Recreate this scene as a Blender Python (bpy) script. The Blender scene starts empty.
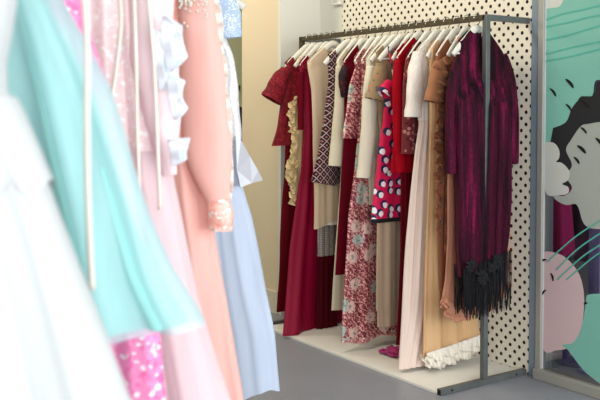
import bpy, bmesh, math, random
from mathutils import Vector, Matrix
PI = math.pi
sc = bpy.context.scene
COL = sc.collection

# ------------------------------------------------------------------ camera
F_PX, YAW, PIT, CY = 879.4, math.radians(34.44), math.radians(2.052), 142.2
CAM = Vector((-3.146, -3.000, 1.337))
FW = Vector((math.sin(YAW) * math.cos(PIT), math.cos(YAW) * math.cos(PIT), -math.sin(PIT)))
RT = Vector((math.cos(YAW), -math.sin(YAW), 0))
UP = RT.cross(FW)
FH = Vector((math.sin(YAW), math.cos(YAW), 0))
cd = bpy.data.cameras.new('camera')
cam = bpy.data.objects.new('camera', cd)
COL.objects.link(cam)
cam.matrix_world = Matrix(((RT.x, UP.x, -FW.x, CAM.x), (RT.y, UP.y, -FW.y, CAM.y), (RT.z, UP.z, -FW.z, CAM.z), (0, 0, 0, 1)))
cd.sensor_width = 36
cd.lens = F_PX * 36 / 600
cd.shift_y = -(200 - CY) / 600
cd.clip_start = 0.02
cd.dof.use_dof = True
cd.dof.focus_distance = 4.45
cd.dof.aperture_fstop = 4.6
sc.camera = cam

def ray(px, py, p0, n):
    """where the sight line of a photo point meets the plane through p0 with normal n"""
    d = FW + RT * ((px - 300) / F_PX) - UP * ((py - CY) / F_PX)
    t = (p0 - CAM).dot(n) / d.dot(n)
    return CAM + d * t
def rx(px, py, x): return ray(px, py, Vector((x, 0, 0)), Vector((1, 0, 0)))
def rz(px, py, z): return ray(px, py, Vector((0, 0, z)), Vector((0, 0, 1)))

# ------------------------------------------------------------------ materials
def s2l(c):
    return tuple(((v / 255) / 12.92 if v / 255 <= 0.04045 else ((v / 255 + 0.055) / 1.055) ** 2.4) for v in c) + (1,)

class NT:
    def __init__(self, name):
        self.m = bpy.data.materials.new(name)
        self.m.use_nodes = True
        self.t = self.m.node_tree
        self.b = self.t.nodes['Principled BSDF']
        self.out = self.t.nodes['Material Output']
    def n(self, typ, **kw):
        nd = self.t.nodes.new(typ)
        for k, v in kw.items():
            if k.startswith('i_'):
                nd.inputs[k[2:].replace('_', ' ')].default_value = v
            else:
                setattr(nd, k, v)
        return nd
    def l(self, a, b): self.t.links.new(a, b)
    def coord(self, scale=(1, 1, 1), flat=False):
        tc = self.n('ShaderNodeTexCoord')
        mp = self.n('ShaderNodeMapping')
        mp.inputs['Scale'].default_value = scale
        self.l(tc.outputs['Object'], mp.inputs['Vector'])
        if flat:
            sp = self.n('ShaderNodeSeparateXYZ'); cb = self.n('ShaderNodeCombineXYZ')
            self.l(mp.outputs[0], sp.inputs[0])
            self.l(sp.outputs['X'], cb.inputs['X']); self.l(sp.outputs['Z'], cb.inputs['Y'])
            return cb.outputs[0]
        return mp.outputs[0]
    def math(self, op, a, b=None):
        nd = self.n('ShaderNodeMath', operation=op)
        for k, v in enumerate((a, b)):
            if v is None: continue
            if isinstance(v, (int, float)): nd.inputs[k].default_value = v
            else: self.l(v, nd.inputs[k])
        return nd.outputs[0]
    def ramp(self, fac, stops, mode='LINEAR'):
        r = self.n('ShaderNodeValToRGB')
        r.color_ramp.interpolation = mode
        e = r.color_ramp.elements
        while len(e) < len(stops): e.new(0.5)
        for k, (p, c) in enumerate(stops):
            e[k].position = p; e[k].color = s2l(c)
        self.l(fac, r.inputs[0])
        return r.outputs[0]
    def mix(self, fac, a, b):
        nd = self.n('ShaderNodeMix', data_type='RGBA')
        if isinstance(fac, (int, float)): nd.inputs[0].default_value = fac
        else: self.l(fac, nd.inputs[0])
        for k, v in ((6, a), (7, b)):
            if isinstance(v, tuple): nd.inputs[k].default_value = s2l(v)
            else: self.l(v, nd.inputs[k])
        return nd.outputs[2]
    def noise(self, scale, vec=None, detail=3, rough=0.5, dist=0):
        nd = self.n('ShaderNodeTexNoise')
        nd.inputs['Scale'].default_value = scale; nd.inputs['Detail'].default_value = detail
        nd.inputs['Roughness'].default_value = rough; nd.inputs['Distortion'].default_value = dist
        if vec is not None: self.l(vec, nd.inputs['Vector'])
        return nd.outputs['Fac']
    def voro(self, scale, vec=None, feature='F1', dim='3D', rnd=1.0):
        nd = self.n('ShaderNodeTexVoronoi', feature=feature, voronoi_dimensions=dim)
        nd.inputs['Scale'].default_value = scale; nd.inputs['Randomness'].default_value = rnd
        if vec is not None: self.l(vec, nd.inputs['Vector'])
        return nd
    def bump(self, h, strength=0.3, dist=0.01):
        b = self.n('ShaderNodeBump')
        b.inputs['Strength'].default_value = strength; b.inputs['Distance'].default_value = dist
        self.l(h, b.inputs['Height']); self.l(b.outputs[0], self.b.inputs['Normal'])
    def color(self, c):
        if isinstance(c, tuple): self.b.inputs['Base Color'].default_value = s2l(c)
        else: self.l(c, self.b.inputs['Base Color'])
    def set(self, rough=0.8, metal=0, sheen=0, spec=0.3, tint=None):
        self.b.inputs['Roughness'].default_value = rough
        self.b.inputs['Metallic'].default_value = metal
        self.b.inputs['Sheen Weight'].default_value = sheen
        self.b.inputs['Sheen Roughness'].default_value = 0.4
        if tint: self.b.inputs['Sheen Tint'].default_value = s2l(tint)
        self.b.inputs['Specular IOR Level'].default_value = spec
        return self

def plain(name, c, rough=0.6, metal=0, spec=0.4, var=0.06, vs=8):
    t = NT(name); t.set(rough, metal, 0, spec)
    d = tuple(max(0, v * (1 - var)) for v in c)
    t.color(t.mix(t.noise(vs, t.coord()), d, c))
    return t.m
def fabric(name, c, rough=0.85, sheen=0.06, spec=0.2, weave=400, bump=0.25, streak=0.10):
    t = NT(name); t.set(rough, 0, sheen, spec)
    d = tuple(v * (1 - streak) for v in c)
    v = t.coord((1, 1, 0.12))
    t.color(t.mix(t.noise(30, v), d, c))
    t.bump(t.noise(weave, t.coord(), 2), bump, 0.001)
    return t.m
def satin(name, c, rough=0.38, spec=0.45):
    t = NT(name); t.set(rough, 0, 0.05, spec, c)
    d = tuple(v * 0.88 for v in c)
    t.color(t.mix(t.noise(16, t.coord((1, 1, 0.1))), d, c))
    t.bump(t.noise(40, t.coord((1, 1, 0.25)), 2), 0.2, 0.004)
    return t.m
def tulle(name, c, alpha=0.5, glit=0):
    t = NT(name); t.set(0.8, 0, 0.4, 0.2)
    t.color(c)
    tr = t.n('ShaderNodeBsdfTransparent'); tl = t.n('ShaderNodeBsdfTranslucent'); tl.inputs[0].default_value = s2l(c)
    m1 = t.n('ShaderNodeMixShader'); m1.inputs[0].default_value = 0.35
    t.l(t.b.outputs[0], m1.inputs[1]); t.l(tl.outputs[0], m1.inputs[2])
    m2 = t.n('ShaderNodeMixShader')
    a = t.noise(25, t.coord((1, 1, 0.1)))
    a = t.math('ADD', t.math('MULTIPLY', a, 0.3), alpha - 0.15)
    t.l(a, m2.inputs[0]); t.l(tr.outputs[0], m2.inputs[1]); t.l(m1.outputs[0], m2.inputs[2])
    t.l(m2.outputs[0], t.out.inputs[0])
    return t.m
def sequin(name, c1, c2, c3, scale=170, metal=0.35):
    t = NT(name); t.set(0.3, metal, 0.1, 0.6)
    v = t.voro(scale, t.coord())
    bw = t.n('ShaderNodeSeparateColor'); t.l(v.outputs['Color'], bw.inputs[0])
    t.color(t.ramp(bw.outputs[0], [(0, c1), (0.45, c2), (0.88, c2), (0.9, c3)]))
    t.bump(bw.outputs[1], 0.7, 0.006)
    return t.m

M = {}
M['steel'] = plain('raw_steel', (112, 116, 114), 0.45, 0.3, 0.5, 0.3, 14)
M['bronze'] = plain('bronzed_steel', (92, 80, 58), 0.45, 0.4, 0.5, 0.35, 20)
M['hanger'] = plain('white_lacquer', (226, 223, 210), 0.35, 0, 0.5, 0.03)
M['hook'] = plain('hook_metal', (205, 205, 200), 0.25, 0.9, 0.5)
M['board'] = plain('white_board', (236, 233, 224), 0.5, 0, 0.4, 0.03)
M['black'] = plain('black_cloth', (20, 20, 24), 0.9)
M['cream_wall'] = plain('white_paint', (216, 216, 206), 0.8, 0, 0.2, 0.02, 2)
M['beige_wall'] = plain('beige_paint', (222, 205, 176), 0.8, 0, 0.2, 0.03, 2)
M['green_wall'] = plain('green_paint', (208, 209, 162), 0.8, 0, 0.2, 0.05, 3)
M['skirting'] = plain('skirting_paint', (226, 214, 196), 0.6)
M['jamb'] = plain('blue_grey_paint', (128, 142, 154), 0.6, 0, 0.3, 0.05)
M['alu'] = plain('brushed_aluminium', (164, 162, 154), 0.45, 0.2, 0.5, 0.05)
M['seal'] = plain('pale_seal', (205, 208, 206), 0.6)
def floor_mat():
    t = NT('grey_vinyl'); t.set(0.42, 0, 0, 0.4)
    v = t.coord()
    t.color(t.mix(t.noise(3, v, 5, 0.6), (134, 137, 146), (146, 149, 158)))
    t.bump(t.noise(60, v), 0.05, 0.002)
    return t.m
M['floor'] = floor_mat()
def polka_mat(y0, z0, pitch, rad):
    t = NT('polka_dot_paper'); t.set(0.75, 0, 0, 0.2)
    tc = t.n('ShaderNodeTexCoord'); sp = t.n('ShaderNodeSeparateXYZ'); t.l(tc.outputs['Object'], sp.inputs[0])
    def cell(off):
        r = []
        for ax, o in (('Y', y0), ('Z', z0)):
            q = t.math('MULTIPLY', t.math('SUBTRACT', sp.outputs[ax], o), 1 / pitch)
            q = t.math('ADD', q, 0.5 + off)
            q = t.math('SUBTRACT', t.math('FLOORED_MODULO', q, 1.0), 0.5)
            r.append(t.math('MULTIPLY', q, q))
        return t.math('SQRT', t.math('ADD', r[0], r[1]))
    d = t.math('MINIMUM', cell(0), cell(0.5))
    edge = t.math('GREATER_THAN', d, rad / pitch)
    t.color(t.mix(edge, (30, 25, 22), (226, 219, 202)))
    return t.m

# garment cloths
def lace_mat(name, dark, lite, scale=60):
    t = NT(name); t.set(0.7, 0, 0.04, 0.3)
    v = t.coord()
    e = t.voro(scale, v, 'DISTANCE_TO_EDGE')
    nz = t.noise(scale * 0.5, v, 4, 0.6, 1.0)
    f = t.math('MULTIPLY', t.math('LESS_THAN', e.outputs[0], 0.13), t.math('GREATER_THAN', nz, 0.5))
    t.color(t.mix(f, dark, lite))
    t.bump(nz, 0.6, 0.004)
    return t.m
def geo_mat():
    t = NT('diamond_print'); t.set(0.8, 0, 0.1, 0.2)
    tc = t.n('ShaderNodeTexCoord'); sp = t.n('ShaderNodeSeparateXYZ'); t.l(tc.outputs['Object'], sp.inputs[0])
    a = t.math('ADD', sp.outputs['X'], sp.outputs['Z']); b = t.math('SUBTRACT', sp.outputs['X'], sp.outputs['Z'])
    k = 2 * PI / 0.062
    s1 = t.math('ABSOLUTE', t.math('SINE', t.math('MULTIPLY', a, k / 1.5))); s2 = t.math('ABSOLUTE', t.math('SINE', t.math('MULTIPLY', b, k / 1.5)))
    lin = t.math('MINIMUM', s1, s2); mx = t.math('MULTIPLY', s1, s2)
    c = t.mix(t.math('LESS_THAN', lin, 0.2), (40, 16, 26), (176, 152, 150))
    c = t.mix(t.math('GREATER_THAN', mx, 0.85), c, (150, 96, 92))
    t.color(c)
    return t.m
def lattice_mat():
    t = NT('grey_lattice'); t.set(0.8, 0, 0.1, 0.2)
    e = t.voro(90, t.coord(flat=True), 'DISTANCE_TO_EDGE', '2D', 0.2)
    t.color(t.mix(t.math('LESS_THAN', e.outputs[0], 0.12), (176, 168, 158), (96, 84, 84)))
    return t.m
def floral_sequin(name, pale=0.3):
    t = NT(name); t.set(0.35, 0.15, 0.1, 0.5)
    fl = t.coord(flat=True)
    fine = t.voro(150, t.coord()); sc_ = t.n('ShaderNodeSeparateColor'); t.l(fine.outputs['Color'], sc_.inputs[0])
    leaf = t.n('ShaderNodeTexWave', wave_type='BANDS', bands_direction='DIAGONAL')
    leaf.inputs['Scale'].default_value = 20; leaf.inputs['Distortion'].default_value = 9; leaf.inputs['Detail'].default_value = 3; leaf.inputs['Detail Scale'].default_value = 2.5
    t.l(fl, leaf.inputs['Vector'])
    mixv = t.math('ADD', t.math('MULTIPLY', leaf.outputs['Fac'], 0.65), t.math('MULTIPLY', sc_.outputs[0], 0.35))
    base = t.ramp(mixv, [(0.0, (78, 16, 32)), (0.35, (134, 46, 62)), (0.62, (184, 104, 108)), (0.85, (222, 160, 152)), (0.97, (246, 216, 206))])
    fv = t.voro(9, fl, 'F1', '2D', 0.85)
    n2 = t.noise(70, fl, 2, 0.7)
    dd = t.math('ADD', fv.outputs['Distance'], t.math('MULTIPLY', t.math('SUBTRACT', n2, 0.5), 0.75))
    petal = t.math('LESS_THAN', dd, pale)
    sel = t.n('ShaderNodeSeparateColor'); t.l(fv.outputs['Color'], sel.inputs[0])
    pc = t.mix(t.math('GREATER_THAN', sel.outputs[0], 0.5), (222, 184, 174), (176, 184, 176))
    c = t.mix(petal, base, pc)
    c = t.mix(t.math('LESS_THAN', dd, 0.07), c, (122, 136, 130))
    t.color(c)
    t.bump(sc_.outputs[1], 0.5, 0.004)
    return t.m
def flower_dot():
    t = NT('magenta_flower_print'); t.set(0.6, 0, 0.2, 0.3)
    fl = t.coord((1, 1, 1), flat=True)
    v = t.voro(16, fl, 'F1', '2D', 0.75)
    n = t.noise(55, fl, 2)
    d = t.math('ADD', v.outputs['Distance'], t.math('MULTIPLY', t.math('SUBTRACT', n, 0.5), 0.16))
    mp = t.n('ShaderNodeVectorMath', operation='ADD'); mp.inputs[1].default_value = (-0.008, 0.006, 0); t.l(fl, mp.inputs[0])
    v2 = t.voro(16, mp.outputs[0], 'F1', '2D', 0.75)
    d2 = t.math('ADD', v2.outputs['Distance'], t.math('MULTIPLY', t.math('SUBTRACT', n, 0.5), 0.2))
    c = t.mix(t.math('LESS_THAN', d, 0.36), (206, 4, 72), (26, 30, 74))
    c = t.mix(t.math('LESS_THAN', d2, 0.25), c, (236, 230, 232))
    t.color(c)
    return t.m
def spots_mat(name, base, a, b, scale=26, thr=0.3):
    t = NT(name); t.set(0.8, 0, 0.2, 0.2)
    v = t.voro(scale, t.coord(), 'F1', '3D', 1)
    n = t.noise(120, t.coord(), 2)
    d = t.math('ADD', v.outputs['Distance'], t.math('MULTIPLY', t.math('SUBTRACT', n, 0.5), 0.35))
    s = t.n('ShaderNodeSeparateColor'); t.l(v.outputs['Color'], s.inputs[0])
    c = t.mix(t.math('LESS_THAN', d, thr), base, t.mix(t.math('GREATER_THAN', s.outputs[0], 0.5), a, b))
    t.color(c)
    t.bump(n, 0.3, 0.002)
    return t.m
def velvet_mat():
    t = NT('crushed_velvet'); t.set(0.75, 0, 0.2, 0.15, (170, 40, 100))
    n = t.noise(32, t.coord((1, 1, 0.05)), 3, 0.6, 0.4)
    n3 = t.noise(120, t.coord((1, 1, 0.5)), 2)
    f = t.math('ADD', t.math('MULTIPLY', n, 0.8), t.math('MULTIPLY', n3, 0.2))
    t.color(t.ramp(f, [(0.40, (17, 2, 9)), (0.56, (66, 5, 34)), (0.74, (144, 20, 76))]))
    t.bump(n, 0.5, 0.01)
    return t.m
M['velvet'] = velvet_mat()
M['lace_red'] = lace_mat('dark_red_lace', (104, 2, 18), (140, 24, 38))
M['wine'] = fabric('wine_crepe', (102, 4, 25), 0.85, 0.0, 0.1)
M['darkred'] = fabric('dark_red_crepe', (95, 4, 19), 0.85, 0.0, 0.1)
M['maroon'] = fabric('maroon_crepe', (73, 3, 16), 0.85, 0.0, 0.1)
M['crimson'] = satin('crimson_satin', (138, 0, 44), 0.55, 0.2)
M['butter'] = fabric('butter_chiffon', (226, 200, 148), 0.8, 0.05)
M['champagne'] = fabric('champagne_crepe', (214, 190, 160), 0.7, 0.05)
M['geo'] = geo_mat()
M['lattice'] = lattice_mat()
M['cream'] = fabric('cream_crepe', (222, 212, 186), 0.75, 0.05)
M['ivory'] = fabric('ivory_knit', (224, 216, 194), 0.85, 0.05)
M['black_lace'] = lace_mat('black_lace', (30, 12, 18), (80, 20, 30))
M['fsequin'] = floral_sequin('rose_sequin_floral')
M['fsequin_top'] = floral_sequin('rose_sequin_leaf', 0.22)
M['embro'] = spots_mat('embroidered_tulle', (152, 128, 96), (186, 116, 100), (110, 104, 78), 44, 0.3)
M['tan_crepe'] = fabric('taupe_crepe', (196, 170, 146), 0.75, 0.05)
M['magenta_print'] = flower_dot()
M['red'] = fabric('red_crepe', (164, 2, 24), 0.8, 0.0, 0.1)
M['berry'] = fabric('berry_crepe', (132, 10, 50), 0.8, 0.0, 0.1)
M['brocade'] = spots_mat('burgundy_brocade', (104, 36, 42), (166, 112, 100), (76, 20, 32), 40, 0.4)
def crinkle():
    t = NT('crinkled_voile'); t.set(0.85, 0, 0.3, 0.2)
    n = t.noise(70, t.coord((1, 1, 0.5)), 4, 0.65, 0.6)
    t.color(t.mix(n, (224, 212, 198), (246, 238, 228))); t.bump(n, 0.9, 0.008)
    return t.m
M['crinkle'] = crinkle()
M['blush'] = fabric('blush_pleats', (238, 216, 202), 0.75, 0.25)
M['honey'] = satin('honey_satin', (226, 182, 132), 0.5, 0.35)
M['frill'] = fabric('white_frill', (244, 236, 222), 0.85, 0.3)
M['brown'] = fabric('brown_chiffon', (168, 112, 76), 0.75, 0.25)
M['rust'] = fabric('rust_chiffon', (146, 88, 60), 0.75, 0.25)
M['salmon'] = satin('salmon_satin', (206, 142, 112), 0.55, 0.3)
# foreground
M['white_t'] = fabric('white_tulle', (206, 209, 209), 0.9, 0.05, 0.1, 300, 0.2, 0.05)
M['aqua'] = fabric('aqua_satin', (172, 232, 227), 0.8, 0.1, 0.1, 300, 0.1, 0.05)
M['aqua_t'] = tulle('aqua_tulle', (208, 238, 240), 0.62)
M['pinkseq'] = sequin('hot_pink_sequins', (248, 104, 168), (255, 146, 196), (255, 240, 246), 110, 0.05)
M['pale_t'] = tulle('pale_pink_tulle', (248, 230, 233), 0.75)
M['paleseq'] = sequin('pale_rose_sequins', (242, 214, 212), (248, 226, 224), (255, 252, 250), 130, 0.0)
M['pale'] = fabric('pale_pink_lining', (248, 226, 228), 0.8, 0.1, 0.2, 300, 0.1, 0.05)
M['ice'] = fabric('ice_blue_organza', (230, 239, 245), 0.6, 0.1, 0.3, 200, 0.2, 0.05)
M['cord'] = fabric('ivory_ribbon', (244, 236, 222), 0.6)
M['coral_t'] = fabric('coral_tulle', (255, 194, 183), 0.85, 0.1, 0.1, 200, 0.2, 0.14)
M['coralseq'] = sequin('coral_sequins', (252, 166, 150), (255, 194, 180), (255, 250, 244), 120, 0.0)
M['bluelace'] = lace_mat('pale_blue_lace', (180, 204, 234), (236, 243, 250), 90)
M['silver'] = sequin('silver_beads', (216, 220, 230), (236, 239, 244), (255, 255, 255), 150, 0.1)
M['silversatin'] = satin('silver_satin', (226, 231, 240), 0.3, 0.5)
M['skyblue'] = satin('pale_blue_satin', (208, 222, 243), 0.6, 0.2)

# ------------------------------------------------------------------ object helpers
def mesh_obj(name, verts, faces, mat, parent=None, smooth=True):
    me = bpy.data.meshes.new(name)
    me.from_pydata([tuple(v) for v in verts], [], faces)
    bm = bmesh.new(); bm.from_mesh(me)
    bmesh.ops.recalc_face_normals(bm, faces=bm.faces)
    bm.to_mesh(me); bm.free()
    if smooth:
        for p in me.polygons: p.use_smooth = True
    me.materials.append(mat)
    o = bpy.data.objects.new(name, me)
    COL.objects.link(o)
    if parent: o.parent = parent
    return o
def thing(name, label, cat, loc=(0, 0, 0), rotz=0, group=None):
    o = bpy.data.objects.new(name, None)
    COL.objects.link(o)
    o.empty_display_size = 0.05
    o.location = loc; o.rotation_euler = (0, 0, rotz)
    o['label'] = label; o['category'] = cat
    if group: o['group'] = group
    return o
def tag(o, label, cat, group=None):
    o['label'] = label; o['category'] = cat
    if group: o['group'] = group
    return o
def box_geo(lo, hi, bev=0.0):
    bm = bmesh.new()
    bmesh.ops.create_cube(bm, size=1)
    for v in bm.verts:
        v.co = Vector([lo[i] + (v.co[i] + 0.5) * (hi[i] - lo[i]) for i in range(3)])
    if bev > 0:
        bmesh.ops.bevel(bm, geom=list(bm.edges), offset=bev, segments=2, affect='EDGES', profile=0.5)
    bm.verts.index_update()
    vs = [v.co.copy() for v in bm.verts]; fs = [[v.index for v in f.verts] for f in bm.faces]
    bm.free()
    return vs, fs
def box(name, lo, hi, mat, parent=None, bev=0.0):
    vs, fs = box_geo(lo, hi, bev)
    return mesh_obj(name, vs, fs, mat, parent, smooth=False)
def join(*gs):
    V, Fc = [], []
    for vs, fs in gs:
        b = len(V); V += vs; Fc += [[i + b for i in f] for f in fs]
    return V, Fc
def struct(o):
    o['kind'] = 'structure'; return o
def tube_geo(pts, radii, seg=10, flat=1.0, axis=None, cap=True):
    """round tube through pts; flat scales the ring along 'axis' (kept perpendicular)"""
    pts = [Vector(p) for p in pts]
    if isinstance(radii, (int, float)): radii = [radii] * len(pts)
    vs, fs = [], []
    ref = Vector(axis) if axis else None
    for i, p in enumerate(pts):
        t = (pts[min(i + 1, len(pts) - 1)] - pts[max(i - 1, 0)]).normalized()
        r = ref or (Vector((0, 0, 1)) if abs(t.z) < 0.9 else Vector((1, 0, 0)))
        a = (r - t * r.dot(t)).normalized(); b = t.cross(a)
        for k in range(seg):
            th = 2 * PI * k / seg
            vs.append(p + a * math.cos(th) * radii[i] * flat + b * math.sin(th) * radii[i])
    for i in range(len(pts) - 1):
        for k in range(seg):
            k2 = (k + 1) % seg
            fs.append([i * seg + k, i * seg + k2, (i + 1) * seg + k2, (i + 1) * seg + k])
    if cap:
        fs.append(list(range(seg))[::-1]); fs.append([(len(pts) - 1) * seg + k for k in range(seg)])
    return vs, fs
def spline(pts, n):
    """Catmull-Rom through tuples"""
    out = []
    P = [pts[0]] + list(pts) + [pts[-1]]
    m = len(pts) - 1
    for i in range(n + 1):
        f = i / n * m; k = min(int(f), m - 1); t = f - k
        p0, p1, p2, p3 = P[k], P[k + 1], P[k + 2], P[k + 3]
        out.append(tuple(0.5 * (2 * b + (c - a) * t + (2 * a - 5 * b + 4 * c - d) * t * t + (3 * b - a - 3 * c + d) * t ** 3) for a, b, c, d in zip(p0, p1, p2, p3)))
    return out
def lin(tab, z):
    """tab: list of (key, values...) sorted by falling key"""
    if z >= tab[0][0]: return tab[0][1:]
    for a, b in zip(tab, tab[1:]):
        if z >= b[0]:
            t = (a[0] - z) / max(1e-9, a[0] - b[0])
            return tuple(p + (q - p) * t for p, q in zip(a[1:], b[1:]))
    return tab[-1][1:]

RAIL_Z = 1.80
HANG = [(0.0, -0.064), (0.03, -0.072), (0.09, -0.114), (0.15, -0.156), (0.20, -0.196)]
def arm_z(x, k=1.0):
    x = abs(x) / k
    for a, b in zip(HANG, HANG[1:]):
        if x <= b[0]: return a[1] + (b[1] - a[1]) * (x - a[0]) / (b[0] - a[0])
    return HANG[-1][1] - (x - 0.20) * 1.5
def make_hanger(label, loc, rotz, rail_z, group, tip=0.2):
    t = thing('hanger', label, 'hanger', loc, rotz, group)
    k = tip / 0.2
    pts = [(-x * k, 0, rail_z + z) for x, z in HANG[::-1]] + [(x * k, 0, rail_z + z) for x, z in HANG[1:]]
    pts = spline(pts, 36)
    rad = [0.0075 + 0.0035 * math.sin(PI * i / 36) for i in range(37)]
    g = tube_geo(pts, rad, 10, 1.8, (0, 0, 1))
    bar = tube_geo(spline([(-0.19 * k, 0, rail_z - 0.190), (0, 0, rail_z - 0.182), (0.19 * k, 0, rail_z - 0.190)], 8), 0.0045, 8)
    mesh_obj('shoulder_arm', *g, M['hanger'], t)
    mesh_obj('cross_bar', *bar, M['hanger'], t)
    r = 0.0235
    hk = [(0, 0, rail_z - 0.066), (0, 0, rail_z - 0.05), (0.010, 0, rail_z - 0.0415)]
    hk += [(r * math.cos(a), 0, rail_z - 0.014 + r * math.sin(a)) for a in [-0.9 + i * (PI + 1.0) / 12 for i in range(13)]]
    mesh_obj('hook', *tube_geo(hk, 0.0024, 8), M['hook'], t)
    return t

# ------------------------------------------------------------------ a hanging garment
class Garment:
    def __init__(self, name, label, cat, loc, rotz, rows, group=None, b=0.024, fold=(0.004, 0.016), nf=4.0, seed=0,
                 rail_z=RAIL_Z, nw=0.07, dip=0.06, centre=0.0, yoke=True, rwid=None, tip=None):
        self.rng = random.Random(seed * 7 + 3)
        self.rail_z = rail_z
        self.rot = Matrix.Rotation(rotz, 3, 'Z')
        self.loc = Vector(loc)
        self.root = thing(name, label, cat, loc, rotz, group)
        self.b, self.fold, self.nf, self.nw, self.dip = b, fold, nf, nw, dip
        tab = []
        for r in rows:
            py, L = r[0], r[1]
            R = r[2] if len(r) > 2 else None
            if L is not None:
                pl = self.loc_pt(L, py); z = pl.z; xl = pl.x
            if R is not None:
                pr = self.loc_pt(R, py); z = pr.z; xr = pr.x
            if L is None: xl = 2 * centre - xr
            if R is None: xr = 2 * centre - xl
            if rwid: xr = min(xr, rwid)
            tab.append((z, xl, xr))
        self.tab = sorted(tab, key=lambda q: -q[0])
        self.ph = [self.rng.uniform(0, 6.28) for _ in range(6)]
        self.z0, self.z1 = self.tab[0][0], self.tab[-1][0]
        self.hw = (self.tab[0][2] - self.tab[0][1]) / 2
        self.tip = tip or min(0.215, max(0.13, self.hw - 0.006))
        self.kt = self.tip / 0.2
    def loc_pt(self, px, py, off=0.0):
        n = self.rot @ Vector((0, 1, 0))
        w = ray(px, py, self.loc + n * off, n)
        return self.rot.inverted() @ (w - self.loc)
    def z_at(self, py, px=None):
        return self.loc_pt(px if px is not None else 300, py).z
    def foldy(self, u, t, side):
        p = self.ph
        A = self.fold[0] + (self.fold[1] - self.fold[0]) * min(1, t * 1.3)
        k = self.nf
        s = 0.55 * math.sin(k * PI * u + p[0] + 0.6 * t + side * 1.1) + 0.3 * math.sin(2.3 * k * PI * u + p[1] - 0.9 * t) + 0.2 * math.sin(0.9 * k * PI * u + p[2] + 2 * t)
        return A * s * (1 - abs(u) ** 8)
    def tube(self, name, mat, za=None, zb=None, grow=0.0, hem=None, n=44, seg=88, yoke=False, parent=None, wave=0.0):
        za = self.z0 if za is None else za
        zb = self.z1 if zb is None else zb
        vs, fs, rings = [], [], 0
        H = max(0.05, self.z0 - self.z1)
        def ring(z, tt, bb, ztop=None, j=0.0):
            xl, xr = lin(self.tab, z)
            c, a = (xl + xr) / 2, (xr - xl) / 2 + grow
            for k in range(seg):
                th = 2 * PI * k / seg
                u = math.cos(th); s = math.sin(th)
                x = c + a * u * (1 + 0.02 * math.sin(3 * th + tt * 9 + self.ph[3]))
                prof = math.copysign(abs(s) ** 0.75, s)
                y = (bb + grow * 0.5) * prof + self.foldy(u, tt, 1 if s > 0 else 0)
                zz = z
                if ztop is not None:
                    zt = ztop(x, s > 0)
                    zz = z + (zt - z) * j
                    yt = math.copysign(0.0165 * min(1, abs(s) * 3.5), s)
                    y = y + (yt - y) * min(1, j * 1.6)
                elif hem is not None:
                    q = (za - z) / max(1e-6, za - zb)
                    zz = z + hem(u) * q ** 3
                if wave and ztop is None:
                    q = (za - z) / max(1e-6, za - zb)
                    zz += wave * q ** 4 * math.sin(self.nf * PI * u * 1.7 + self.ph[4])
                vs.append((x, y, max(zz, 0.017)))
        def zt(x, back):
            base = self.rail_z + arm_z(x, self.kt) + 0.024
            if abs(x) < self.nw:
                base = self.rail_z + arm_z(self.nw, self.kt) + 0.024 - self.dip * (0.45 if back else 1) * math.sqrt(max(0, 1 - (x / self.nw) ** 2))
            return max(base, self.z0 + 0.002)
        if yoke:
            for j in (1.0, 0.8, 0.55, 0.3, 0.12):
                ring(self.z0, 0.0, self.b * 0.9, zt, j); rings += 1
        for i in range(n + 1):
            z = za + (zb - za) * i / n
            ring(z, (self.z0 - z) / H, self.b, None); rings += 1
        for i in range(rings - 1):
            for k in range(seg):
                k2 = (k + 1) % seg
                fs.append([i * seg + k, i * seg + k2, (i + 1) * seg + k2, (i + 1) * seg + k])
        return mesh_obj(name, vs, fs, mat, parent or self.root)
    def sleeve(self, mat, pts, wid, name='sleeve', depth=0.7, off=-0.012, mirror=True, wr=0.06, parent=None, centre=0.0):
        """pts: photo points of the sleeve's middle line; wid: widths in metres"""
        base = [tuple(self.loc_pt(px, py, off)) for px, py in pts]
        outs = []
        for sgn in ((1, -1) if mirror else (1,)):
            n = 26
            P = spline([((p[0] - centre) * sgn + centre, off + 0.004 * sgn if sgn > 0 else -off * 0.4, p[2]) for p in base], n)
            W = spline([(w,) for w in wid], n)
            vs, fs, seg = [], [], 22
            p1, p2 = self.rng.uniform(0, 6), self.rng.uniform(0, 6)
            for i, p in enumerate(P):
                p = Vector(p)
                t = (Vector(P[min(i + 1, n)]) - Vector(P[max(i - 1, 0)])).normalized()
                a = Vector((0, 1, 0)); b = a.cross(t).normalized()
                r = W[i][0] / 2
                for k in range(seg):
                    th = 2 * PI * k / seg
                    q = 1 + wr * math.sin(3 * th + p1 + i * 0.35) + wr * 0.7 * math.sin(i * 0.8 + p2 + 2 * th)
                    vs.append(p + b * math.cos(th) * r * q + a * math.sin(th) * min(r * depth, 0.03) * q)
            for i in range(n):
                for k in range(seg):
                    k2 = (k + 1) % seg
                    fs.append([i * seg + k, i * seg + k2, (i + 1) * seg + k2, (i + 1) * seg + k])
            fs.append(list(range(seg)))
            outs.append(mesh_obj(name, vs, fs, mat, parent or self.root))
        return outs
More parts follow.
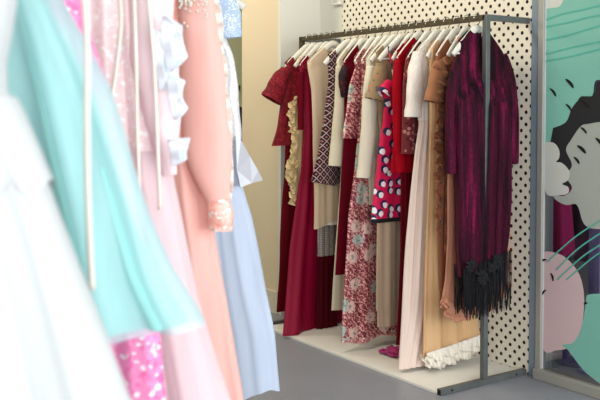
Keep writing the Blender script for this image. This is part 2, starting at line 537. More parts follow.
    def ruffle(self, name, mat, pts, width, amp=0.012, freq=9, off=-0.03, layers=2, parent=None, side=1, local=False, th=0.0012, wz=0.16):
        """gathered strip: fixed along pts (photo points or local xz), free edge waves"""
        base = [Vector(p) if local else self.loc_pt(p[0], p[1], off) for p in pts]
        n = max(90, int(freq * 16))
        P = spline([tuple(p) for p in base], n)
        vs, fs = [], []
        m = 9
        for ly in range(layers):
            ph = self.rng.uniform(0, 6)
            b0 = len(vs)
            for i, p in enumerate(P):
                p = Vector(p)
                t = (Vector(P[min(i + 1, n)]) - Vector(P[max(i - 1, 0)])).normalized()
                nrm = Vector((t.z, 0, -t.x)) * side
                s = i / n
                ends = min(1, 4 * s + 0.25, 4 * (1 - s) + 0.25)
                w = width * (1 - 0.3 * ly) * (1 + wz * math.sin(freq * 2.4 * s + ph) + 0.05 * math.sin(freq * 6.3 * s)) * ends
                for k in range(m):
                    v = k / (m - 1)
                    y = -amp * v ** 0.8 * (math.sin(freq * 2 * PI * s + ph) + 0.4 * math.sin(freq * 5.3 * PI * s)) - 0.008 * ly - 0.004 * v
                    sh = 0.1 * amp * v * math.cos(freq * 2 * PI * s + ph)
                    vs.append(p + nrm * (v * w) + t * sh + Vector((0, y, 0)))
            for i in range(n):
                for k in range(m - 1):
                    a = b0 + i * m + k
                    fs.append([a, a + 1, a + m + 1, a + m])
        o = mesh_obj(name, vs, fs, mat, parent or self.root)
        md = o.modifiers.new('thickness', 'SOLIDIFY'); md.thickness = th
        return o
    def strap(self, mat, x, zt, zb, xb, name='strap', parent=None):
        for sx in (-1, 1):
            for yy in (-0.02, 0.02):
                pass
            g = tube_geo([(sx * x, -0.016, zt), (sx * (x + xb) / 2, -0.024, (zt + zb) / 2), (sx * xb, -0.022, zb)], 0.004, 8)
            mesh_obj(name, *g, mat, parent or self.root)

def yrail(px): return rx(px, 34 - (px - 300) * 0.09, 0.0).y
GR = 'garments hanging on the metal rail'
HG = 'white hangers on the metal rail'
hrng = random.Random(5)
RACK_I = 0
RACK_Y = [1.487, 1.425, 1.36, 1.30, 1.235, 1.085, 1.015, 0.94, 0.86, 0.795, 0.73, 0.665, 0.603, 0.535, 0.475, 0.405, 0.338, 0.27, 0.20, 0.13, 0.06]
def rack(name, label, cat, apex, rows, hanger_label, seed, rot=0.0, **kw):
    global RACK_I
    y = RACK_Y[RACK_I]; RACK_I += 1
    rot = math.radians(hrng.uniform(-2, 2))
    if name != 'velvet_dress':
        kw['b'] = kw.get('b', 0.024) * 0.82; kw['fold'] = tuple(0.8 * q for q in kw.get('fold', (0.004, 0.016)))
    g = Garment(name, label, cat, (0, y, 0), rot, rows, GR, seed=seed, **kw)
    if hanger_label:
        make_hanger(hanger_label, (0, y, 0), rot, RAIL_Z, HG, g.tip)
    print('%-20s y %.3f hw %.3f z0 %.3f z1 %.3f' % (name, y, g.hw, g.z0, g.z1))
    return g

# ================================================================== THE ROOM
W = 0.297
def S(name, lo, hi, mat, bev=0): return struct(box(name, lo, hi, mat, None, bev))
S('floor', (-7, -6, -0.1), (3.4, 5, 0.0), M['floor'])
S('ceiling', (-7, -6, 2.9), (3.4, 5, 3.0), M['cream_wall'])
d0 = rx(494.9, 23.7, W)
PITCH = 0.0615
M['polka'] = polka_mat(d0.y, d0.z, PITCH, 0.0096)
YP = rx(342, 20, W).y
YJ = -0.024
S('wall_right', (W, YJ, 0), (W + 0.12, YP, 2.9), M['polka'])
YC = 1.78
S('wall_return', (W, YP, 0), (W + 0.12, YC, 2.9), M['cream_wall'])
S('wall_recess', (-0.02, YC, 0), (W + 0.12, YC + 0.03, 2.9), M['cream_wall'])
S('wall_pillar', (-0.02, YC + 0.03, 0), (W + 0.12, 2.27, 2.9), M['beige_wall'])
S('baseboard_pillar', (-0.034, YC + 0.03, 0), (-0.02, 2.27, 0.15), M['skirting'], 0.004)
S('wall_back', (-7, 3.7, 0), (3.4, 3.8, 2.9), M['green_wall'])
S('wall_left', (-7.1, -2.0, 0), (-7, 3.8, 2.9), M['cream_wall'])
S('wall_beyond', (3.3, -6, 0), (3.4, 3.8, 2.9), plain('plum_paint', (74, 40, 72), 0.8))

# glazed shop partition, right: jamb, aluminium frame, pane and painted shapes
YJ2 = rx(538, 100, W - 0.004).y
YA2 = rx(544.6, 100, W + 0.002).y
YEND = -1.35
S('trim_jamb', (W - 0.004, YJ2, 0), (W + 0.12, YJ, 2.9), M['jamb'], 0.003)
win = thing('window_1', None, None); del win['label']; del win['category']; struct(win)
win.location = (W, YJ2, 0)
def wl(p): return Vector((p[0] - W, p[1] - YJ2, p[2]))
zb1 = 0.055
fr = join(box_geo((-0.012, YA2 - YJ2, 0), (0.05, -0.001, 2.6), 0.004),
          box_geo((-0.03, YEND - YJ2, 0), (0.05, -0.001, zb1), 0.006),
          box_geo((-0.025, YEND - YJ2, 2.5), (0.05, -0.001, 2.6), 0.004),
          box_geo((-0.025, YEND - YJ2 - 0.05, 0), (0.05, YEND - YJ2, 2.6), 0.004))
mesh_obj('window_frame', *fr, M['alu'], win, False)
box('glazing_bead', (-0.001, YA2 - YJ2 - 0.006, zb1), (0.012, YA2 - YJ2, 2.5), M['seal'], win)
def glass_mat():
    t = NT('clear_glass')
    tr = t.n('ShaderNodeBsdfTransparent'); gl = t.n('ShaderNodeBsdfGlossy'); gl.inputs['Roughness'].default_value = 0.02
    tr.inputs[0].default_value = (0.93, 0.95, 0.95, 1)
    fz = t.n('ShaderNodeFresnel'); fz.inputs[0].default_value = 1.45
    mx = t.n('ShaderNodeMixShader'); t.l(fz.outputs[0], mx.inputs[0]); t.l(tr.outputs[0], mx.inputs[1]); t.l(gl.outputs[0], mx.inputs[2])
    t.l(mx.outputs[0], t.out.inputs[0])
    return t.m
box('window_pane', (0.004, YEND - YJ2, zb1 - 0.01), (0.010, YA2 - YJ2, 2.5), glass_mat(), win)
def decal(name, pts, col, layer, smooth=True):
    layer = layer if (name == 'painted_blob' and col == PALE and layer == 0) else layer + 1
    """a painted shape on the inner face of the pane (0.4 mm of paint)"""
    x = 0.003 - 0.0008 * layer
    w = [wl(rx(px, py, W + x)) for px, py in pts]
    if smooth:
        w = [Vector(q) for q in spline([tuple(p) for p in w] + [tuple(w[0])], len(w) * 5)][:-1]
    for p in w: p.x = x
    n = len(w)
    vs = w + [p + Vector((0.0006, 0, 0)) for p in w]
    fs = [[i for i in range(n)], [n + i for i in range(n)][::-1]] + [[i, (i + 1) % n, n + (i + 1) % n, n + i] for i in range(n)]
    return mesh_obj(name, vs, fs, plain('paint_' + name, col, 0.55, 0, 0.3, 0.03), win, False)
def stroke(pts, wpx, col, layer):
    P = spline(pts, 14)
    L, R = [], []
    for i, p in enumerate(P):
        a = P[max(i - 1, 0)]; b = P[min(i + 1, 14)]
        dx, dy = b[0] - a[0], b[1] - a[1]; l = math.hypot(dx, dy)
        L.append((p[0] - dy / l * wpx / 2, p[1] + dx / l * wpx / 2)); R.append((p[0] + dy / l * wpx / 2, p[1] - dx / l * wpx / 2))
    return decal('painted_stroke', L + R[::-1], col, layer, False)
MINT, TEAL, SAGE, PALE, PINK, CHAR = (124, 186, 170), (86, 178, 160), (164, 170, 162), (202, 204, 196), (210, 182, 184), (40, 40, 42)
decal('painted_blob', [(545.0, -20), (560, -24), (590, -20), (600, 0), (580, 16), (560, 20), (545.0, 18)], PALE, 0)
decal('painted_blob', [(545.0, 9), (551, 8), (560, 6), (568, -6), (590, -12), (640, -12), (660, 40), (650, 90), (622, 88), (597, 80), (592, 96), (580, 97), (574, 112), (566, 130), (552, 150), (545.0, 150)], MINT, 0)
decal('painted_blob', [(553, 128), (566, 122), (572, 108), (582, 97), (594, 95), (600, 80), (630, 90), (650, 140), (600, 150), (578, 152), (573, 184), (550, 186), (548, 160)], CHAR, 1)
decal('painted_blob', [(545.0, 142), (554, 143), (559, 150), (559, 158), (556, 162), (562, 163), (569, 171), (568, 180), (562, 184), (568, 187), (568, 193), (560, 195), (545.0, 191)], PALE, 3)
decal('painted_blob', [(571, 140), (580, 127), (588, 124), (610, 124), (650, 150), (650, 220), (620, 226), (597, 229), (584, 224), (577, 205), (566, 205), (556, 200), (553, 194), (564, 196), (572, 188), (566, 176), (572, 165), (566, 150)], SAGE, 2)
decal('painted_blob', [(541.5, 252), (552, 252), (566, 258), (579, 274), (584, 296), (583, 318), (580, 337), (572, 346), (558, 350), (541.5, 344)], PINK, 1)
decal('painted_blob', [(586, 300), (592, 294), (640, 300), (660, 360), (650, 395), (615, 392), (590, 376), (580, 366), (568, 350), (562, 345), (574, 342), (582, 325)], MINT, 2)
for a in ([(545.5, 20), (562, 14), (585, 9), (620, 0)], [(545.5, 27), (570, 22), (590, 17), (640, 8)], [(545.5, 40), (565, 36), (592, 28), (640, 14)],
          [(545.5, 54), (565, 49), (588, 44), (640, 34)], [(545.5, 61), (568, 57), (592, 51), (640, 40)]):
    stroke(a, 1.5, TEAL, 3)
for a in ([(547, 262), (562, 248), (582, 232), (625, 205)], [(556, 270), (572, 254), (590, 240), (630, 215)], [(557, 280), (575, 263), (592, 250), (630, 228)], [(566, 280), (580, 268), (598, 254), (630, 236)]):
    stroke(a, 1.4, TEAL, 4)
def fleck(cx, cy, l, w, ang):
    pts = []
    for k in range(10):
        th = 2 * PI * k / 10
        x = math.cos(th) * l / 2; y = math.sin(th) * w / 2 + 0.8 * (x / l) ** 2 * 4
        pts.append((cx + x * math.cos(ang) - y * math.sin(ang), cy + x * math.sin(ang) + y * math.cos(ang)))
    decal('painted_fleck', pts, (26, 28, 28), 5)
for f in [(553.5, 92, 10, 2.4, 0.95), (570, 83, 12, 3.2, 0.85), (569, 107, 9, 2.2, 0.9), (585, 103.5, 12, 3, 0.75), (584, 130, 9, 2.4, 0.8), (582, 149, 12, 3.4, 0.75), (577, 160, 9, 2.6, 0.9), (599, 141, 9, 3, 0.9),
          (543.5, 260, 6, 2.2, -0.4), (552.5, 277, 9, 2, 1.3), (543.5, 292, 7, 2, -0.9), (541.5, 306, 5, 1.2, 1.3), (585.5, 303, 4, 2, -0.2)]:
    fleck(*f)

# beyond the glass: plinth, post and hanging cloths
pl = rx(576, 376, W + 0.42)
t = thing('plinth', 'deep purple round plinth standing behind the painted glass', 'plinth', (pl.x, pl.y - 0.02, 0))
lt = []
for r, z in ((0.0, 0.0), (0.13, 0.0), (0.135, 0.01), (0.125, 0.16), (0.12, 0.17)): lt.append((r, z))
def lathe(prof, seg=32):
    vs, fs = [], []
    for r, z in prof:
        for k in range(seg): vs.append((r * math.cos(2 * PI * k / seg), r * math.sin(2 * PI * k / seg), z))
    for i in range(len(prof) - 1):
        for k in range(seg):
            k2 = (k + 1) % seg
            fs.append([i * seg + k, i * seg + k2, (i + 1) * seg + k2, (i + 1) * seg + k])
    return vs, fs
mesh_obj('plinth_body', *lathe([(0.001, 0), (0.14, 0), (0.144, 0.012), (0.134, 0.17)]), plain('purple_lacquer', (96, 70, 170), 0.4), t)
mesh_obj('plinth_top', *lathe([(0.138, 0.165), (0.14, 0.18), (0.13, 0.19), (0.001, 0.192)]), plain('purple_top', (110, 84, 180), 0.4), t)
pp = rx(598, 190, W + 0.30)
t = thing('display_post', 'lavender square post behind the painted glass, at the right edge', 'post', (pp.x, pp.y, 0))
box('post_shaft', (-0.025, -0.035, 0.02), (0.025, 0.035, 1.50), plain('lavender_paint', (164, 146, 214), 0.5), t, 0.004)
box('post_foot', (-0.06, -0.07, 0), (0.06, 0.07, 0.02), plain('lavender_foot', (150, 132, 200), 0.5), t, 0.004)
for (px, dx, c, nm, lab, hgt, wd) in ((553, 0.75, (150, 30, 84), 'dress', 'plum dress on a stand seen through the gap in the painted glass', 1.25, 0.17),
                               (572, 1.45, (44, 28, 40), 'coat', 'black coat on a stand seen through the painted glass, beside the lavender post', 1.35, 0.17)):
    q = rx(px, 215, W + dx)
    t = thing(nm, lab, nm, (q.x, q.y, 0), 1.1)
    vs, fs = [], []
    for i in range(25):
        z = 0.5 + (hgt - 0.5) * i / 24
        r = wd * (1.05 - 0.45 * (i / 24)) * (1 if i < 22 else (25 - i) / 4 + 0.2)
        for k in range(40):
            th = 2 * PI * k / 40; rr = r * (1 + 0.1 * math.sin(7 * th) * (1 - i / 24))
            vs.append((rr * math.cos(th), rr * 0.6 * math.sin(th), z))
    for i in range(24):
        for k in range(40):
            fs.append([i * 40 + k, i * 40 + (k + 1) % 40, (i + 1) * 40 + (k + 1) % 40, (i + 1) * 40 + k])
    mesh_obj('garment_body', vs, fs, fabric('cloth_' + nm, c), t)
    mesh_obj('stand', *join(tube_geo([(0, 0, 0.01), (0, 0, hgt + 0.05)], 0.012), lathe([(0.001, 0), (0.12, 0), (0.12, 0.012), (0.02, 0.02)])), M['steel'], t)

# green strip behind the pillar: a dark garment on a wall hook
q = ray(239.5, 115, Vector((0, 3.66, 0)), Vector((0, 1, 0)))
t = thing('hanging_coat', 'black coat hanging on the green wall beside the beige pillar', 'coat', (q.x, 3.62, 0))
vs, fs = [], []
for i in range(21):
    z = 0.75 + 0.62 * i / 20; r = 0.05 * (1 - 0.6 * (i / 20) ** 3)
    for k in range(24):
        th = 2 * PI * k / 24
        vs.append((r * 1.3 * math.cos(th) * (1 + 0.1 * math.sin(5 * th)), r * 0.8 * math.sin(th), z))
for i in range(20):
    for k in range(24): fs.append([i * 24 + k, i * 24 + (k + 1) % 24, (i + 1) * 24 + (k + 1) % 24, (i + 1) * 24 + k])
fs.append([480 + k for k in range(24)])
mesh_obj('coat_body', vs, fs, M['black'], t)
q2 = ray(238, 88, Vector((0, 3.66, 0)), Vector((0, 1, 0)))
t = thing('wall_hook', 'small bronze hook plate on the green wall above the black coat', 'hook', (q2.x, 3.7, q2.z))
box('hook_plate', (-0.04, -0.012, -0.02), (0.04, 0, 0.02), M['bronze'], t, 0.003)
mesh_obj('hook_peg', *tube_geo([(0, -0.01, 0), (0, -0.05, -0.005), (0, -0.07, 0.02)], 0.007, 10), M['bronze'], t)

# small white box high on the plain wall
q = rx(339, 2, W)
t = thing('sensor_box', 'small white box fixed to the wall where the dotted paper ends', 'box', (W, q.y, q.z))
box('housing', (-0.03, -0.04, -0.022), (0, 0.04, 0.06), M['hanger'], t, 0.006)
box('lens_cover', (-0.034, -0.02, -0.005), (-0.03, 0.02, 0.03), plain('grey_cover', (190, 190, 186), 0.4), t, 0.001)

# ================================================================== THE MAIN RACK
N, L = 0.297, 1.566
rk = thing('clothes_rack', 'raw steel clothes rack in front of the dotted wall, holding the red and beige gowns', 'clothes rack', (0, 0, 0))
h = 0.014
box('rail', (-h, 0.0, RAIL_Z - h * 2), (h, L, RAIL_Z), M['bronze'], rk, 0.002)
box('post', (-h, -h, 0.03), (h, h, RAIL_Z), M['steel'], rk, 0.002)
box('post', (-h, L - h, 0.03), (h, L + h, RAIL_Z), M['bronze'], rk, 0.002)
for y, nm in ((0, 'wall_arm'), (L, 'wall_arm')):
    box(nm, (h, y - h, RAIL_Z - 2 * h), (W - 0.003, y + h, RAIL_Z), M['steel'], rk, 0.002)
for y in (0, L):
    f = box('foot', (-N, y - h, 0.0), (W - 0.004, y + h, 0.03), M['steel'], rk, 0.002)
    for x in (-N + 0.07, W - 0.08):
        box('bolt', (x - 0.005, y - h - 0.003, 0.011), (x + 0.005, y - h, 0.021), plain('dark_bolt', (50, 52, 54), 0.4, 0.8), f, 0.001)
    box('end_cap', (-N - 0.002, y - h + 0.003, 0.003), (-N, y + h - 0.003, 0.027), plain('black_cap', (24, 24, 26), 0.6), f)
bd = box('base_board', (-N + 0.003, h + 0.002, 0.0), (W - 0.003, L - h - 0.01, 0.014), M['board'], None, 0.002)
tag(bd, 'low white board lying on the floor under the hanging gowns', 'board')

# ---- far to near
g = rack('evening_dress', 'dark red lace dress with flared short sleeves at the far end of the rail', 'dress', 305,
         [(76, 285), (100, 282), (125, 277), (146, 272)], 'white hanger of the dark red lace dress at the far end', 1, nw=0.13, fold=(0.003, 0.010))
g.tube('bodice', M['lace_red'], yoke=True)
g.sleeve(M['lace_red'], [(286, 70), (279, 83), (272, 100)], [0.07, 0.125, 0.155], wr=0.04)
g2 = Garment.__new__(Garment); g2.__dict__.update(g.__dict__)
g2.tab = sorted([(g.loc_pt(p, y).z, g.loc_pt(p, y).x, -g.loc_pt(p, y).x) for y, p in ((140, 285), (180, 284), (240, 280), (312, 277))], key=lambda q: -q[0])
g2.z0, g2.z1 = g2.tab[0][0], g2.tab[-1][0]; g2.b = 0.02
g2.tube('skirt', M['darkred'])

g = rack('ruffled_dress', 'butter coloured dress with a ruffled front on thin straps, second from the far end', 'dress', 311,
         [(96, 294), (130, 293), (160, 291), (185, 292), (207, 296)], 'white hanger of the butter coloured ruffled dress', 2, nw=0.1, fold=(0.004, 0.012))
g.tube('dress_body', M['butter'])
g.strap(M['butter'], 0.13, RAIL_Z - 0.13, g.z0 - 0.01, 0.09)
for pts in ([(297, 98), (294, 118), (297, 133)], [(299, 126), (296, 150), (292, 172), (294, 186)], [(298, 160), (295, 188), (297, 206)]):
    g.ruffle('ruffle', M['butter'], pts, 0.045, 0.012, 5, -0.03, side=1)

g = rack('evening_gown', 'crimson satin floor length gown with a lace shoulder, third from the far end', 'gown', 319,
         [(74, 300), (95, 301), (130, 303), (170, 301), (200, 297), (250, 290), (300, 286), (340, 284)], 'white hanger of the crimson satin gown', 3, nw=0.11, fold=(0.004, 0.024), nf=2.6, b=0.026)
wz = g.z_at(128, 303)
g.tube('bodice', M['crimson'], g.z0, wz, yoke=True)
o = g.tube('skirt', M['crimson'], wz, g.z1, hem=lambda u: 0.02 * math.sin(5 * u + 1))
for v in o.data.vertices:                       # the near side of the skirt swings out over the edge of the board
    q = max(0, min(1, (0.75 - v.co.z) / 0.75)); u = max(0, min(1, (-0.02 - v.co.x) / 0.15))
    v.co.y -= 0.085 * q * q * u; v.co.x -= 0.075 * q * q * u
g.ruffle('shoulder_lace', M['lace_red'], [(302, 67), (308, 62), (314, 58)], 0.03, 0.004, 4, -0.03, 1)
g.sleeve(M['wine'], [(301, 72), (301, 95), (301, 130)], [0.05, 0.045, 0.035], mirror=True, wr=0.03, off=-0.026)

g = rack('maroon_gown', 'long maroon gown hanging directly behind the knee length champagne dress', 'gown', 326,
         [(78, 312), (120, 317), (180, 319), (250, 318), (336, 316)], 'white hanger of the long maroon gown', 4, fold=(0.003, 0.014))
wz = g.z_at(120, 317)
g.tube('bodice', M['maroon'], g.z0, wz, yoke=True)
g.tube('skirt', M['maroon'], wz, g.z1, wave=0.008)
g.tube('lattice_panel', M['lattice'], g.z_at(226, 320), g.z_at(256, 320), grow=0.003, n=8)

g = rack('cocktail_dress', 'plain champagne sleeveless dress ending at knee length', 'dress', 331,
         [(70, 308), (90, 311), (130, 313), (180, 314), (224, 314)], 'white hanger of the plain champagne sleeveless dress', 5, fold=(0.002, 0.012), nf=2.5)
wz = g.z_at(130, 313)
g.tube('bodice', M['champagne'], g.z0, wz, yoke=True)
g.tube('skirt', M['champagne'], wz, g.z1, hem=lambda u: -0.012 + 0.02 * math.cos(3 * u))
g.tube('hem_lining', M['frill'], g.z1 + 0.04, g.z1 - 0.014, grow=-0.006)

g = rack('printed_dress', 'dark brown dress with a white diamond print and wide sleeves', 'dress', 338,
         [(76, 328), (110, 327), (150, 326), (184, 325)], 'white hanger of the brown diamond print dress', 6, nw=0.11, tip=0.18, fold=(0.003, 0.008))
g.tube('dress_body', M['geo'], yoke=True)
g.sleeve(M['geo'], [(334, 68), (333, 100), (330, 142), (324, 184)], [0.06, 0.085, 0.13, 0.185], wr=0.03)

g = rack('cream_dress', 'cream crepe dress with long plain sleeves next to the diamond print', 'dress', 346,
         [(72, 337), (110, 340), (170, 341), (240, 336), (312, 332)], 'white hanger of the cream long sleeved crepe dress', 7, fold=(0.002, 0.010), nf=2.5)
wz = g.z_at(170, 341)
g.tube('bodice', M['cream'], g.z0, wz, yoke=True)
g.tube('skirt', M['cream'], wz, g.z1, hem=lambda u: -0.01 * u)
g.sleeve(M['cream'], [(340, 66), (341, 95), (339, 130), (336.5, 166)], [0.05, 0.075, 0.085, 0.10], wr=0.02, off=-0.024)

g = rack('pencil_dress', 'wine red pencil dress with black lace at the side', 'dress', 354,
         [(64, 344), (80, 341), (95, 344), (138, 344), (190, 341), (240, 337), (275, 335)], 'white hanger of the wine red pencil dress', 8, nw=0.06, fold=(0.002, 0.008), nf=2)
wz = g.z_at(138, 344)
g.tube('bodice', M['wine'], g.z0, wz, yoke=True)
g.tube('skirt', M['wine'], wz, g.z1)
g.sleeve(M['black_lace'], [(346, 66), (343, 80), (345, 97)], [0.045, 0.055, 0.04], name='lace_sleeve', off=-0.02)

g = rack('sequin_blouse', 'rose pink sequinned top ending above the wine red skirt', 'top', 361,
         [(68, 355), (85, 350), (110, 346), (137, 343)], 'white hanger of the rose pink sequinned top', 9, nw=0.08, fold=(0.002, 0.008))
g.tube('top_body', M['fsequin_top'], yoke=True)
g.tube('hem_band', M['fsequin_top'], g.z1 + 0.004, g.z1 - 0.008, grow=0.002, n=4)

g = rack('sequin_gown', 'floor length rose pink gown covered in sequinned flowers', 'gown', 369,
         [(74, 362), (110, 361), (140, 358), (170, 355), (190, 352), (215, 348), (250, 346), (290, 344.5), (343, 342)], 'white hanger of the long rose sequinned gown', 10, fold=(0.003, 0.020), nf=3, centre=0.0, b=0.026)
wz = g.z_at(140, 358)
g.tube('bodice', M['fsequin'], g.z0, wz, yoke=True)
g.tube('skirt', M['fsequin'], wz, g.z1, hem=lambda u: 0.012 * math.cos(6 * u))
g.tube('hem_border', sequin('rose_border', (150, 70, 84), (206, 140, 140), (240, 214, 206), 120, 0.2), g.z1 + 0.014, g.z1 - 0.006, grow=0.002, n=4, hem=lambda u: 0.012 * math.cos(6 * u))

g = rack('cream_jacket', 'ivory long sleeved jacket hanging over the long sequinned gown', 'jacket', 376,
         [(70, 367), (90, 367), (120, 368), (150, 368), (205, 369)], 'white hanger of the ivory long sleeved jacket', 11, fold=(0.002, 0.010))
g.tube('jacket_body', M['ivory'], yoke=True)
g.sleeve(M['ivory'], [(371, 66), (371, 92), (369, 130), (364.5, 176)], [0.055, 0.095, 0.10, 0.095], wr=0.02, off=-0.026)
g.sleeve(M['ivory'], [(364.9, 171), (364.4, 178)], [0.099, 0.101], name='cuff', wr=0.0, off=-0.027)

g = rack('embroidered_gown', 'taupe gown with embroidered short sleeves and a long plain skirt', 'gown', 384,
         [(72, 375), (90, 376), (130, 380), (180, 379), (220, 377), (311, 376.5)], 'white hanger of the taupe embroidered gown', 12, nw=0.10, tip=0.17, fold=(0.002, 0.010), nf=2.5)
wz = g.z_at(200, 378)
g.tube('bodice', M['embro'], g.z0, wz, yoke=True)
g.tube('skirt', M['tan_crepe'], wz, g.z1)
g.tube('underskirt', M['tan_crepe'], g.z1 + 0.06, g.z1 - 0.09, grow=-0.008)
g.sleeve(M['embro'], [(382, 64), (380, 82), (377.5, 100)], [0.07, 0.12, 0.165], wr=0.03, off=-0.028)

g = rack('flower_print_dress', 'magenta dress printed with white and navy flowers', 'dress', 392,
         [(85, 385), (100, 385), (125, 383), (150, 378), (190, 374), (222, 372)], 'white hanger of the magenta flower print dress', 13, nw=0.10, tip=0.17, fold=(0.002, 0.012), nf=2, b=0.026)
g.strap(M['magenta_print'], 0.12, RAIL_Z - 0.12, g.z0 - 0.01, 0.08)
wz = g.z_at(135, 381)
g.tube('bodice', M['magenta_print'], g.z0, wz)
g.tube('skirt', M['magenta_print'], wz, g.z1)
g.tube('hem_band', M['black'], g.z1 + 0.016, g.z1 - 0.006, grow=0.002, n=4)
g.sleeve(M['magenta_print'], [(391, 82), (388, 88), (384, 95)], [0.05, 0.08, 0.095], wr=0.03, off=-0.026)

g = rack('wine_gown', 'slim wine red floor length gown showing below the short red dress', 'gown', 402,
         [(76, 396), (110, 398), (175, 401), (250, 401), (300, 399), (345, 396)], 'white hanger of the slim wine red gown', 14, fold=(0.002, 0.012), nf=3)
wz = g.z_at(120, 398)
g.tube('bodice', M['berry'], g.z0, wz, yoke=True)
g.tube('skirt', M['wine'], wz, g.z1)

g = rack('red_dress', 'bright red long sleeved dress ending at hip level of its neighbours', 'dress', 410,
         [(62, 397), (80, 396), (110, 396), (140, 394), (173, 391)], 'white hanger of the bright red dress', 15, nw=0.05, dip=0.03, fold=(0.002, 0.010), nf=2)
g.tube('dress_body', M['red'], yoke=True)
g.sleeve(M['red'], [(399, 60), (399, 90), (400, 140), (401, 172)], [0.05, 0.075, 0.07, 0.065], wr=0.02, off=-0.022)

g = rack('brocade_jacket', 'burgundy brocade jacket between the red dress and the white blouse', 'jacket', 421,
         [(60, 408), (80, 405), (110, 404), (153, 403)], 'white hanger of the burgundy brocade jacket', 16, fold=(0.002, 0.008))
g.tube('jacket_body', M['brocade'], yoke=True)
g.sleeve(M['brocade'], [(411, 58), (410, 80), (409, 120), (408, 154)], [0.05, 0.075, 0.07, 0.075], wr=0.03, off=-0.024)

g = rack('blush_dress', 'off white crinkled dress with wide short sleeves and a blush pleated skirt', 'dress', 430,
         [(56, 415), (70, 414), (95, 417), (125, 419), (150, 415), (190, 411), (250, 406), (310, 402), (360, 398, 444)], 'white hanger of the off white dress with blush pleats', 17, fold=(0.003, 0.012), nf=9, b=0.028)
wz = g.z_at(118, 419)
g.tube('bodice', M['crinkle'], g.z0, wz, yoke=True)
g.tube('waistband', M['crinkle'], wz + 0.012, wz - 0.012, grow=0.003, n=4)
g.tube('skirt', M['blush'], wz, g.z1, seg=160)
g.sleeve(M['crinkle'], [(418, 52), (416, 75), (413.5, 113)], [0.055, 0.09, 0.095], wr=0.05, off=-0.03)
g.sleeve(M['frill'], [(413.6, 109), (413.4, 117)], [0.10, 0.104], name='cuff', wr=0.0, off=-0.031)

g = rack('satin_gown', 'honey satin gown with a white ruffled petticoat at the hem', 'gown', 441,
         [(62, 430), (100, 430), (150, 429), (200, 428), (250, 426, 462), (300, 424, 474), (336, 422.5, 480)], 'white hanger of the honey satin gown', 18, fold=(0.003, 0.018), nf=3.2, b=0.026)
wz = g.z_at(120, 430)
g.tube('bodice', M['honey'], g.z0, wz, yoke=True)
hemf = lambda u: -0.055 - 0.0 * u + 0.012 * math.sin(4 * u)
g.tube('skirt', M['honey'], wz, g.z1, hem=lambda u: -0.03 + 0.02 * u)
xl, xr = g.tab[-1][1], g.tab[-1][2]
for k, (dz, w, yy) in enumerate(((0.0, 0.07, -0.022), (0.02, 0.055, -0.03), (-0.01, 0.075, 0.0), (0.0, 0.06, 0.022))):
    g.ruffle('petticoat_frill', M['frill'], [(xl + 0.0, yy, g.z1 - 0.03 + dz - 0.015), ((xl + xr) / 2, yy - 0.004, g.z1 - 0.022 + dz), (xr, yy, g.z1 + 0.0 + dz)], w, 0.012, 11 + k, 0, 1, side=1, local=True)

g = rack('chiffon_dress', 'brown chiffon dress with a ruffled collar and cascading front ruffles', 'dress', 453,
         [(64, 437), (80, 435), (100, 437), (130, 438), (190, 437), (240, 438), (290, 440)], 'white hanger of the brown ruffled chiffon dress', 19, fold=(0.004, 0.016), nf=4, b=0.022)
g.tube('dress_body', M['rust'], yoke=True)
g.ruffle('collar_ruffle', M['brown'], [(452, 52), (444, 57), (437, 62), (433, 66)], 0.05, 0.010, 3, -0.04, 2, side=-1)
g.ruffle('ruffle', M['brown'], [(442, 66), (436, 78), (432, 90), (429, 98)], 0.07, 0.014, 4, -0.04, 2, side=-1)
g.ruffle('ruffle', M['rust'], [(444, 105), (442, 140), (443, 180), (441, 235)], 0.045, 0.014, 9, -0.036, 2, side=1)
g.ruffle('ruffle', M['rust'], [(446, 115), (446, 160), (445, 210), (444, 255)], 0.04, 0.014, 8, -0.036, 2, side=-1)
g.sleeve(M['brown'], [(440, 62), (437, 80), (434, 102)], [0.06, 0.09, 0.11], wr=0.05, off=-0.03)

g = rack('salmon_gown', 'salmon satin gown with a gathered hem, behind the purple velvet dress', 'gown', 469,
         [(62, 456), (100, 456), (150, 450, 500), (180, 448, 506), (230, 447, 508), (270, 445, 509), (296, 441, 506)], 'white hanger of the salmon satin gown', 20, fold=(0.004, 0.018), nf=4, b=0.024)
wz = g.z_at(150, 452)
g.tube('bodice', M['salmon'], g.z0, wz, yoke=True)
g.tube('skirt', M['salmon'], wz, g.z1)
for (x0, x1) in ((-0.2, -0.06), (-0.06, 0.08), (0.08, 0.2)):
    pass
zz = g.z1
g.ruffle('gathered_hem', M['salmon'], [(g.tab[-1][1], -0.02, zz + 0.06), (g.tab[-1][1] + 0.06, -0.024, zz + 0.02), (0.0, -0.024, zz + 0.0), (0.12, -0.024, zz + 0.03), (g.tab[-1][2], -0.02, zz + 0.08)], 0.075, 0.016, 6, 0, 2, side=1, local=True)
g.ruffle('side_ruffle', M['salmon'], [(503, 200), (505, 240), (503, 285)], 0.026, 0.014, 6, -0.01, 2, side=-1)

